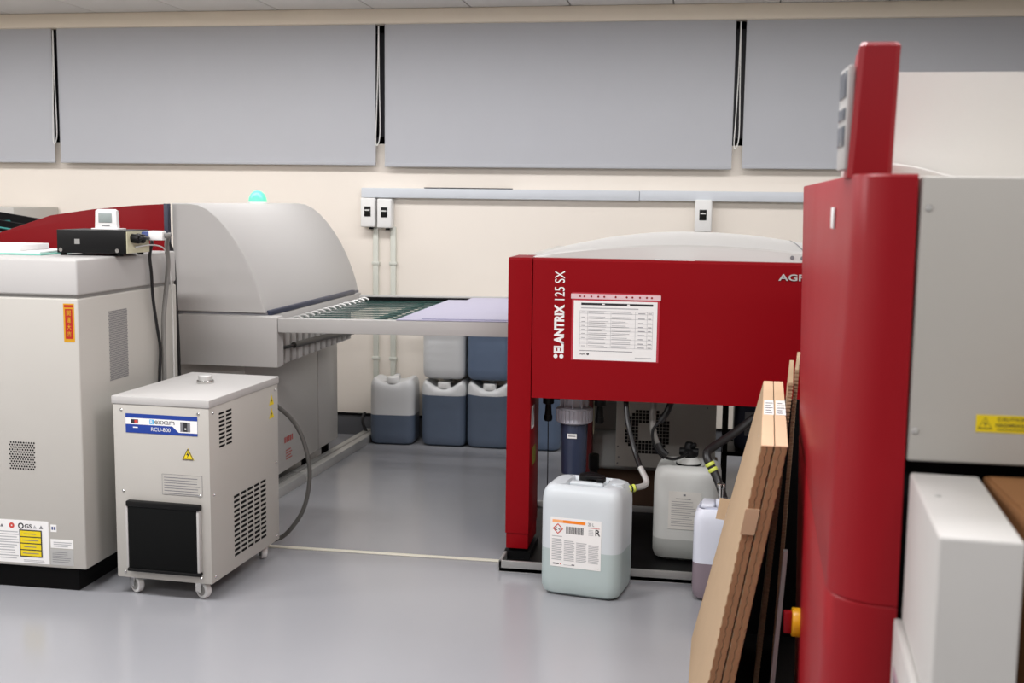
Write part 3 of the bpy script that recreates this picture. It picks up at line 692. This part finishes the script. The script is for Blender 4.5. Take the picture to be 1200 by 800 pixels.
# control box with fan grille under the processor
cbx = M().box(.40, .862, .72, 1.10, .265, .718, BEIGE, .003).build('control_box', pr)
gr = M(); cx, cz, st = .545, .435, .0160
for i in range(-6, 7):
    for j in range(-6, 7):
        if abs(i)+abs(j) > 9 or (abs(i) < 2.5 and abs(j) < 2.5): continue
        gr.box(cx+i*st-.0066, cx+i*st+.0066, .7185, .7205, cz+j*st-.0066, cz+j*st+.0066, BLKM)
gr.build('fan_grille', cbx)['kind'] = 'stuff'
for q in ((.41, .28), (.415, .31), (.41, .36), (.82, .56)): M().cyl((q[0], .7165, q[1]), (q[0], .7205, q[1]), .004, INKM, 10).build('screw', cbx)
dt = M(); dt.box(.16, .62, .86, 1.25, .40, .715, DGREY, .01); dt.box(.22, .66, .80, 1.25, .225, .41, mat('pale_sump', (170, 172, 170), .5), .03, 3); dt.build('sump_tank', pr)['kind'] = 'stuff'
M().box(.33, .335, .30, .305, .5, .712, CREAMCON).build('dip_rod', pr)
M().cyl((.47, .44, .50), (.47, .44, .712), .008, CREAMCON, 10).build('dip_rod', pr)

ft = thing('filter_housing', 'blue filter bowl with milky collar hanging under the red processor', 'filter', (-.522, 4.80, .345))
M().lathe([(.030, 0), (.052, .006), (.054, .02), (.058, .22), (.058, .235)], BLUEBOWL).build('bowl', ft)
cr = M(); cr.lathe([(.062, .222), (.073, .228), (.075, .25), (.075, .276), (.070, .290), (.052, .296)], COLLAR)
for k in range(28):
    a = 2*PI*k/28; cr.box(-.004, .004, .072, .0785, .232, .284, COLLAR, mx=Matrix.Rotation(a, 4, 'Z'))
cr.build('collar', ft)['kind'] = 'stuff'
hd = M(); hd.cyl((0, 0, .29), (0, 0, .367), .046, COLLAR, 24)
for k in range(10):
    a = 2*PI*k/10; hd.box(-.003, .003, .03, .062, .292, .36, COLLAR, mx=Matrix.Rotation(a, 4, 'Z'))
hd.build('head', ft)['kind'] = 'stuff'
for x in (-.112, .108):
    v = M(); v.cyl((x, 0, .30), (x, 0, .366), .024, BLACK, 16, bev=.003); v.cyl((x, 0, .24), (x, 0, .305), .016, BLACK, 14, r2=.012); v.lathe([(.014, .225), (.018, .232), (.018, .25)], BLACK, Matrix.Translation((x, 0, 0)), 14); v.cyl((x, 0, .335), (0, 0, .335), .016, BLACK, 12)
    v.build('valve', ft)
decal('sticker', ft, frame((-.022, -.0592, .165), (1, 0, 0), (0, 0, 1)), .040, .020, PAPER, [('r', .005, .008, .035, .012, INKM)])
pv = thing('pump', 'small black pump with blue and pale pipes beside the blue filter', 'pump', (-.455, 5.02, .0178))
p = M(); p.cyl((0, 0, .30), (0, 0, .37), .024, BLACK, 18, bev=.005); p.cyl((0, 0, .22), (0, 0, .30), .018, BLACK, 14); p.build('motor', pv)
M().cyl((0, 0, .0), (0, 0, .22), .024, JUGG, 16).build('pipe', pv)
M().cyl((.06, .0, .0), (.06, .0, .26), .020, BLUEBOWL, 16).build('pipe', pv)
M().cyl((0, 0, .24), (.06, .0, .24), .014, BLACK, 12).build('elbow', pv)

ty = thing('drip_tray', 'shallow steel drip tray under the red processor', 'tray', (-.785, 4.48, 0))
a = M(); TW, TD = 1.56, .98
a.box(0, TW, 0, TD, 0, .016, STEEL)
a.box(0, TW, 0, .012, 0, .046, STEEL, .002); a.box(0, TW, TD-.012, TD, 0, .046, STEEL, .002); a.box(0, .012, 0, TD, 0, .046, STEEL, .002); a.box(TW-.012, TW, 0, TD, 0, .046, STEEL, .002)
a.build('tray_pan', ty)['kind'] = 'stuff'
M().box(.014, TW-.014, .014, TD-.014, .0155, .0175, BLACK).build('black_liner', ty)
M().box(.0, .11, .13, .36, .016, .0475, BLACK).build('support_block', ty)
M().box(TW-.115, TW-.01, .13, .36, .016, .0475, BLACK).build('support_block', ty)

bx = thing('cardboard_box', 'dark brown cardboard box on the floor behind the drip tray', 'box', (-.22, 5.66, 0))
M().box(-.32, .32, -.17, .17, 0, .218, DBROWN, .003).build('carton', bx)
for y in (-.085, .088): M().box(-.318, .318, y-.083, y+.079, .218, .222, DBROWN).build('flap', bx)

# crate rack and blue jug at the right under the processor
rk = thing('shelf_rack', 'black metal rack holding a blue jug under the processor right end', 'rack', (.116, 5.47, 0))
for x in (0, .40):
    for y in (0, .3): M().box(x, x+.022, y, y+.022, 0, .70, BLACK).build('post', rk)
for z in (.31, .62):
    for y in (0, .3): M().box(.022, .40, y, y+.02, z, z+.02, BLACK).build('rail', rk)
    M().box(.0, .42, .0, .322, z+.002, z+.012, BLACK).build('shelf', rk)
M().cyl((.022, -.006, .585), (.40, -.006, .585), .005, CHROME, 10).build('bar', rk)
jb = thing('jug', 'square blue jug with a white label on the black rack', 'jug', (.316, 5.62, .3225), group=None)
a = M(); can_shell(a, .30, .22, .26, 0, .26, lambda x, y: 0, BLUEBOWL, .03); a.build('shell', jb)
decal('label', jb, frame((-.10, -.1112, .08), (1, 0, 0), (0, 0, 1)), .13, .115, mat('grey_label', (150, 152, 158), .6), lines(.01, .12, .01, .10, 6, INKM, .3))
M().cyl((0, 0, .255), (0, 0, .285), .03, BLACK, 18, bev=.004).build('screw_cap', jb)

# hoses
cable('cable', [(-.634, 4.80, .585), (-.634, 4.81, .45), (-.632, 4.80, .2), (-.632, 4.80, .02)], .0022, RUBBER, 'thin black wire hanging from the left filter valve')
h = thing('dosing_hose', 'black hose with lime tape running into the white R jerrycan', 'hose', (0, 0, 0))
M().tube([(-.296, 4.665, .712), (-.292, 4.64, .66), (-.278, 4.60, .598), (-.25, 4.56, .51), (-.222, 4.50, .455)], .011, RUBBER).build('tube', h)
M().tube([(-.222, 4.50, .455), (-.20, 4.46, .425), (-.195, 4.44, .41), (-.205, 4.42, .402), (-.235, 4.385, .402)], .012, ALU).build('elbow', h)['label'] = 'pale grey elbow'
M().tube([(-.235, 4.385, .402), (-.262, 4.372, .397)], .0125, RUBBER, 12, 0).build('joint', h)
for a_, b_ in ((.02, .38), (.60, .96)):
    p_, q_ = Vector((-.235, 4.385, .402)), Vector((-.262, 4.372, .397)); M().cyl(p_.lerp(q_, a_), p_.lerp(q_, b_), .0155, LIME, 14, bev=.003).build('tape_ring', h)
M().tube([(-.262, 4.372, .397), (-.300, 4.335, .425)], lambda t: .013-.006*t, RUBBER, 12, 0).build('nozzle', h)
h = thing('dosing_hose', 'black cable and hose curling onto the cap of the large cloudy jerrycan', 'hose', (0, 0, 0))
M().tube([(-.105, 4.70, .712), (-.13, 4.69, .65), (-.155, 4.69, .61)], .014, RUBBER).build('tube', h)
M().tube([(-.155, 4.69, .61), (-.185, 4.69, .57), (-.178, 4.69, .51), (-.15, 4.70, .468), (-.10, 4.73, .445), (-.05, 4.77, .455), (-.035, 4.80, .465)], .006, RUBBER).build('thin_cable', h)
h = thing('grey_hose', 'grey hose with black sleeve hanging before the fan grille', 'hose', (0, 0, 0))
M().tube([(-.185, 4.72, .712), (-.188, 4.72, .62), (-.182, 4.72, .55), (-.168, 4.72, .51)], .014, GHOSE).build('tube', h)
M().tube([(-.168, 4.72, .51), (-.155, 4.715, .485), (-.128, 4.712, .46)], .018, RUBBER).build('sleeve', h)
h = thing('suction_hose', 'dark hose with lime tape going down to the small lilac white jerrycan', 'hose', (0, 0, 0))
M().tube([(.30, 4.66, .69), (.22, 4.62, .655), (.14, 4.56, .60), (.075, 4.50, .565), (.040, 4.46, .545), (.036, 4.44, .525), (.045, 4.43, .505)], .017, RUBBER, 12).build('tube', h)
M().tube([(.045, 4.43, .505), (.066, 4.42, .470)], .0165, RUBBER, 12, 0).build('joint', h)
for a_, b_ in ((.0, .34), (.55, .9)):
    p_, q_ = Vector((.045, 4.43, .505)), Vector((.066, 4.42, .470)); M().cyl(p_.lerp(q_, a_), p_.lerp(q_, b_), .0195, LIME, 14, bev=.003).build('tape_ring', h)
M().tube([(.066, 4.42, .470), (.085, 4.40, .43), (.100, 4.365, .395), (.104, 4.352, .383)], .016, RUBBER, 12).build('nozzle', h)

# ------------------------------------------------------------------ right foreground platesetter
rp = thing('platesetter', 'red and cream machine filling the right foreground with a red display column', 'machine', (0, 0, 0))
def redring(z):
    k = (1.546-z); xc = .240-k*.022; xf = .269+k*.024; yf = 3.35; xr = .327+.005*k
    pts = [(xr, 1.90)]
    # rounded corner between front and left faces
    for a in range(0, 91, 10):
        t = R(a); pts.append((xr-.006-(xr-.006-xc)*math.sin(t), 1.90+.003+.085*(1-math.cos(t))))
    pts += [(xc+(xf-xc)*q, 1.99+(yf-1.99)*q) for q in (.05, .5, 1)]
    pts += [(xf+.2, yf), (xr, 1.99)]
    return [(p[0], p[1], z) for p in pts]
def redbody(z0, z1, n=6, ins=.004):
    rs = [redring(z0+(z1-z0)*k/n) for k in range(n+1)]; return rs
for z0, z1 in ((.06, .842), (.848, 1.546)):
    a = M(); rr = redbody(z0, z1)
    cap = lambda r_, dz: [(p[0]+(.36-p[0])*.012+.0, p[1]+.004, p[2]+dz) for p in r_]
    rr = [cap(rr[0], -.003)]+rr+[cap(rr[-1], .004)]
    a.loft(rr, REDD); a.build('red_cover', rp, sharp=35)
a = M(); a.loft([[(.36+(p[0]-.36)*.96, p[1]+.006, .840) for p in redring(.84)], [(.36+(p[0]-.36)*.96, p[1]+.006, .850) for p in redring(.85)]], BLKM); a.build('cover_seam', rp)
M().box(.331, .347, 1.93, 3.3, .0, 1.53, BLKM).build('edge_gap', rp)
bp = M().box(.333, 1.60, 1.90, 1.96, 1.092, 1.546, BEIGE, .004, 3).build('end_panel', rp)
M().box(.347, 1.6, 1.96, 3.3, 1.05, 1.542, BEIGE).build('casing', rp)
M().box(.347, 1.6, 1.935, 3.3, .06, 1.085, BLKM).build('lower_recess', rp)
screw_on(rp, [(.345, 1.899, 1.497), (.343, 1.899, 1.142), (1.2, 1.899, 1.497)], (0, -1, 0), ALU, .0062)
its = [tri(.014, .0145, .022, INK, 0), tri(.014, .0145, .018, YEL, 1), ('p', [(.015, .018), (.0115, .0125), (.014, .0125), (.013, .008), (.017, .014), (.0145, .014)], INK, 2), ('t', 'CAUTION', .032, .0185, .045, .006, INK, .01), ('t', 'HAZARDOUS', .030, .009, .05, .006, INK, .02), ('r', .032, .004, .08, .0055, INK)]
decal('caution_label', rp, frame((.4345, 1.8995, 1.145), (1, 0, 0), (0, 0, 1)), .09, .0275, YEL, its)['label'] = 'yellow caution label'
# display column
dc = M(); rings = []
for z, x0, x1 in ((1.546, .2335, .307), (1.745, .2435, .3105), (1.764, .245, .3115), (1.770, .249, .3075)):
    e = .008; y0, y1 = 2.03, 2.19
    if z > 1.765: y0 += .006; y1 -= .02
    rings.append([(x0, y0+e, z), (x0+e, y0, z), (x1-e, y0, z), (x1, y0+e, z), (x1, y1, z), (x0+.012, y1, z)])
dc.loft(rings, REDD); dcol = dc.build('display_column', rp, sharp=30)
M().box(0, .012, 0, .115, 0, .175, BEIGE2, .003).build('bezel', dcol, loc=(.2305, 2.055, 1.560))
for z, h_ in ((1.683, .045), (1.645, .02), (1.60, .035)): M().box(0, .004, 0, .09, 0, h_, DSCR, .001).build('screen', dcol, loc=(.2282, 2.068, z))
# white raised hood behind
hd = M(); hd.prism([(2.68, 1.544), (2.68, 1.790), (2.72, 1.788), (3.28, 1.60), (3.28, 1.544)], 'x', .36, 1.58, HOODW, .002); hd.build('white_hood', rp)
hl = M(); hl.prism([(.36, 1.543), (.36, 1.585), (.41, 1.579), (.46, 1.567), (.52, 1.552), (.53, 1.543)], 'y', 2.45, 2.655, HOODW, .003); hl.build('hood_lip', rp)
# rotary isolator on the left face
rs = M(); rs.box(-.006, .010, -.035, .035, -.05, .05, YSW, .003); rs.cyl((-.028, 0, 0), (-.004, 0, 0), .036, YSW, 22, bev=.003); rso = rs.build('switch_plate', rp, loc=(.2735, 2.86, .462))
k = M(); k.box(-.048, -.026, -.011, .011, -.028, .028, REDD, .004); k.build('switch_knob', rso)['label'] = 'red knob'
M().box(0, .004, -.02, .02, -.02, .02, WHITE, .001).build('push_button', rp, loc=(.240, 2.30, 1.475))
M().cyl((.262, 2.75, .37), (.268, 2.75, .37), .006, ALU, 10).build('screw', rp)
# white side unit below the panel
su = thing('side_unit', 'tall white box unit standing in front of the cream end panel', 'cabinet', (.310, 1.512, 0), R(-3.9))
M().box(0, .104, 0, .372, 0, 1.078, HOODW, .005, 3).build('casing', su)
M().box(-.012, .0, .03, .372, 0, .835, HOODW, .003).build('side_ledge', su)
decal('label', su, frame((-.0125, .33, .70), (0, -1, 0), (0, 0, 1)), .16, .07, mat('mauve_label', (176, 142, 156), .5), [('r', .01, .05, .15, .06, INKM)])
M().cyl((.024, .22, 1.077), (.024, .22, 1.080), .005, ALU, 10).build('screw', su)
bxr = thing('cardboard_box', 'brown carton right of the white unit at the photo edge', 'box', (.70, 1.70, 0))
M().box(-.252, .30, -.17, .19, 0, 1.076, BROWN, .004).build('carton', bxr)
for y in (-.09, .08): M().box(-.248, .296, y-.078, y+.09, 1.076, 1.080, BROWN).build('flap', bxr)

# ------------------------------------------------------------------ leaning cardboard
def slab(mm, Bn, Tn, Tf, Bf, t0, t1, m):
    """a leaning sheet: its left face is the quad Bn-Tn-Tf-Bf, thickness runs from t0 to t1 to the right"""
    q = [Vector(p) for p in (Bn, Tn, Tf, Bf)]
    mm.loft([[p+Vector((t0, 0, 0)) for p in q], [p+Vector((t1, 0, 0)) for p in q]], m)
BN, TN, TF, BF = (-.016, 2.74, 0), (.1545, 2.865, .905), (.211, 3.93, .905), (0, 3.90, 0)
def carton(off, label, sticker):
    t = thing('flat_carton', label, 'carton', (off, 0, 0))
    a = M(); slab(a, BN, TN, TF, BF, 0, .030, CARD); a.build('sheet', t)
    a = M(); slab(a, (TN[0], TN[1]-.003, .9045), (TN[0]+.001, TN[1]-.003, .9075), (TF[0]+.001, TF[1], .9075), (TF[0], TF[1], .9045), 0, .030, CARDL); a.build('top_flap', t)
    for k in range(2):   # the two corrugated layers at the near end, each with a wavy edge
        x0 = .001+k*.0150; n = 230; L_, R_ = [], []
        for i in range(n+1):
            q = i/n; p = Vector(BN).lerp(Vector(TN), q); wv = .0042*abs(math.sin(q*PI*34))-.0026
            L_.append((p.x+x0+wv, p.y-.004, p.z)); R_.append((p.x+x0+.0125+wv, p.y-.004, p.z))
        b = bmesh.new(); rows = []
        for l, r_ in zip(L_, R_):
            rows.append([b.verts.new(v) for v in (l, r_, (r_[0], r_[1]+.006, r_[2]), (l[0], l[1]+.006, l[2]))])
        for u_, v_ in zip(rows, rows[1:]):
            for i in range(4): b.faces.new((u_[i], u_[(i+1) % 4], v_[(i+1) % 4], v_[i]))
        b.faces.new(rows[0]); b.faces.new(rows[-1][::-1]); bmesh.ops.recalc_face_normals(b, faces=b.faces[:])
        mm = M(); mm.add(b, CARDE); mm.build('corrugated_layer', t)
    f0 = Vector((TN[0]+.004, TN[1], .9078)).lerp(Vector((TF[0]+.004, TF[1], .9078)), .40); f1 = Vector((TN[0]+.004, TN[1], .9078)).lerp(Vector((TF[0]+.004, TF[1], .9078)), .63)
    u = (f1-f0); decal('white_sticker', t, frame(f0, (1, 0, 0), u), .028, u.length, PAPER, lines(.004, .026, .02, u.length-.02, 5, INKM, .35, .4))
    return t
ca = carton(0, 'leftmost of the two flat kraft cartons leaning on the red machine', True)
cbn = carton(.0335, 'second flat kraft carton, leaning behind the leftmost one', True)
a = M(); q0 = Vector(BN).lerp(Vector(TN), .76); q1 = Vector(BN).lerp(Vector(TN), .83)
a.loft([[(q0.x-.004, q0.y-.007, q0.z), (q0.x+.031, q0.y-.007, q0.z), (q1.x+.031, q1.y-.007, q1.z), (q1.x-.004, q1.y-.007, q1.z)], [(q0.x-.004, q0.y-.003, q0.z), (q0.x+.031, q0.y-.003, q0.z), (q1.x+.031, q1.y-.003, q1.z), (q1.x-.004, q1.y-.003, q1.z)]], CARD)
a.build('tape_patch', ca)
a = M(); P = lambda s_, t_: Vector(BN).lerp(Vector(BF), s_).lerp(Vector(TN).lerp(Vector(TF), s_), t_)+Vector((-.0012, 0, 0))
a.quad([P(.05, .80), P(.09, .80), P(.28, .97), P(.24, .97)], mat('grey_tape', (150, 156, 164), .4)); a.build('tape_strip', ca)
a = M()
for k, (s_, t_) in enumerate(((.86, .16), (.80, .19), (.86, .22), (.80, .13), (.30, .03))): a.quad([P(s_, t_), P(s_+.05, t_+.02), P(s_+.05, t_+.035), P(s_, t_+.012)], INK)
a.build('print_marks', ca)['kind'] = 'stuff'
a = M(); p0, p1 = P(1.0, .47), P(1.0, .55)
a.loft([[(p0.x, p0.y-.01, p0.z), (p0.x-.030, p0.y+.004, p0.z), (p0.x-.030, p0.y+.008, p0.z), (p0.x, p0.y-.004, p0.z)], [(p1.x, p1.y-.01, p1.z), (p1.x-.034, p1.y+.004, p1.z), (p1.x-.034, p1.y+.008, p1.z), (p1.x, p1.y-.004, p1.z)]], CARD)
a.build('corner_tab', ca)
def honey(BNh, TNh, TFh, BFh, th, label):
    t = thing('honeycomb_board', label, 'board', (0, 0, 0))
    a = M(); slab(a, BNh, TNh, TFh, BFh, 0, th, CARD); a.build('sheet', t)
    b = M(); n = 90; A, B = Vector(BNh), Vector(TNh)
    for i in range(n):
        p = A.lerp(B, (i+.2)/n); q = A.lerp(B, (i+.75)/n); e = .002*random.random()
        b.loft([[(p.x-.001, p.y-.002-e, p.z), (p.x+th+.001, p.y-.002-e, p.z), (q.x+th+.001, q.y-.002-e, q.z), (q.x-.001, q.y-.002-e, q.z)], [(p.x, p.y+.002, p.z), (p.x+th, p.y+.002, p.z), (q.x+th, q.y+.002, q.z), (q.x, q.y+.002, q.z)]], CARDH)
    b.build('honeycomb_edge', t)['kind'] = 'stuff'
honey((.184, 3.40, .0045), (.254, 3.40, .985), (.292, 3.90, .985), (.222, 3.90, .0045), .013, 'thin honeycomb board leaning just right of the two flat cartons')
honey((.236, 3.43, .0045), (.2735, 3.43, 1.020), (.312, 3.85, 1.020), (.275, 3.85, .0045), .010, 'tallest thin board, at the far end of the red machine')
sp = M(); sp.loft([[(.197, 3.0, .0045), (.208, 3.0, .0045), (.208, 3.02, .0045), (.197, 3.02, .0045)], [(.230, 3.0, .60), (.241, 3.0, .60), (.241, 3.02, .60), (.230, 3.02, .60)]], ALU)
tag(sp.build('metal_strip'), 'narrow grey metal strip leaning between the cartons and the red machine', 'strip')
sp = M(); sp.prism([(.075, .004), (.40, .004), (.40, .84), (.235, .84)], 'y', 3.97, 3.985, BLKM); tag(sp.build('gap_shade_sheet'), 'added upright black sheet standing in for the shade behind the leaning boards', 'sheet')  # added black filler, stands in for deep shade in the gap behind the boards
tag(M().box(.066, .42, 2.4, 4.0, 0, .004, BLKM).build('floor_shade_sheet'), 'added flat black sheet standing in for floor shade between the leaning cartons and the red machine', 'mat')  # added black layer on the floor, paints the shade in the narrow gap

# far left background
gc = thing('wall_cabinet', 'small grey cabinet by the wall at the left photo edge', 'cabinet', (-4.6, 6.70, 0))
M().box(-.5, .42, -.2, .30, 0, 1.42, BEIGE, .006).build('body', gc); M().box(-.48, .40, -.215, -.2, .06, 1.38, BEIGE2, .004).build('door', gc)
lc = thing('plate_conveyor', 'dark sloping rack of teal cords behind the red panel at far left', 'conveyor', (-3.70, 5.9, 0))
for y in (0, .4):
    a = M(); a.prism([(-1.2, 1.42), (-1.2, 1.50), (.03, 1.325), (.03, 1.24)], 'y', y, y+.03, BLKM); a.build('side_rail', lc)
for k in range(6):
    M().cyl((-1.1+.18*k, 0, 1.44-.025*k), (-1.1+.18*k, .42, 1.44-.025*k), .006, TEALL, 8).build('cord', lc)
for k, z in enumerate((.028, .055)):
    a = M(); a.cyl((-1.15, -.008, 1.50-z-.02), (.0, -.008, 1.338-z-.02), .005, TEALL, 8); a.build('cord', lc)
for x in (-1.1, -.05): M().box(x, x+.05, .1, .15, 0, 1.3, BLKM).build('post', lc)
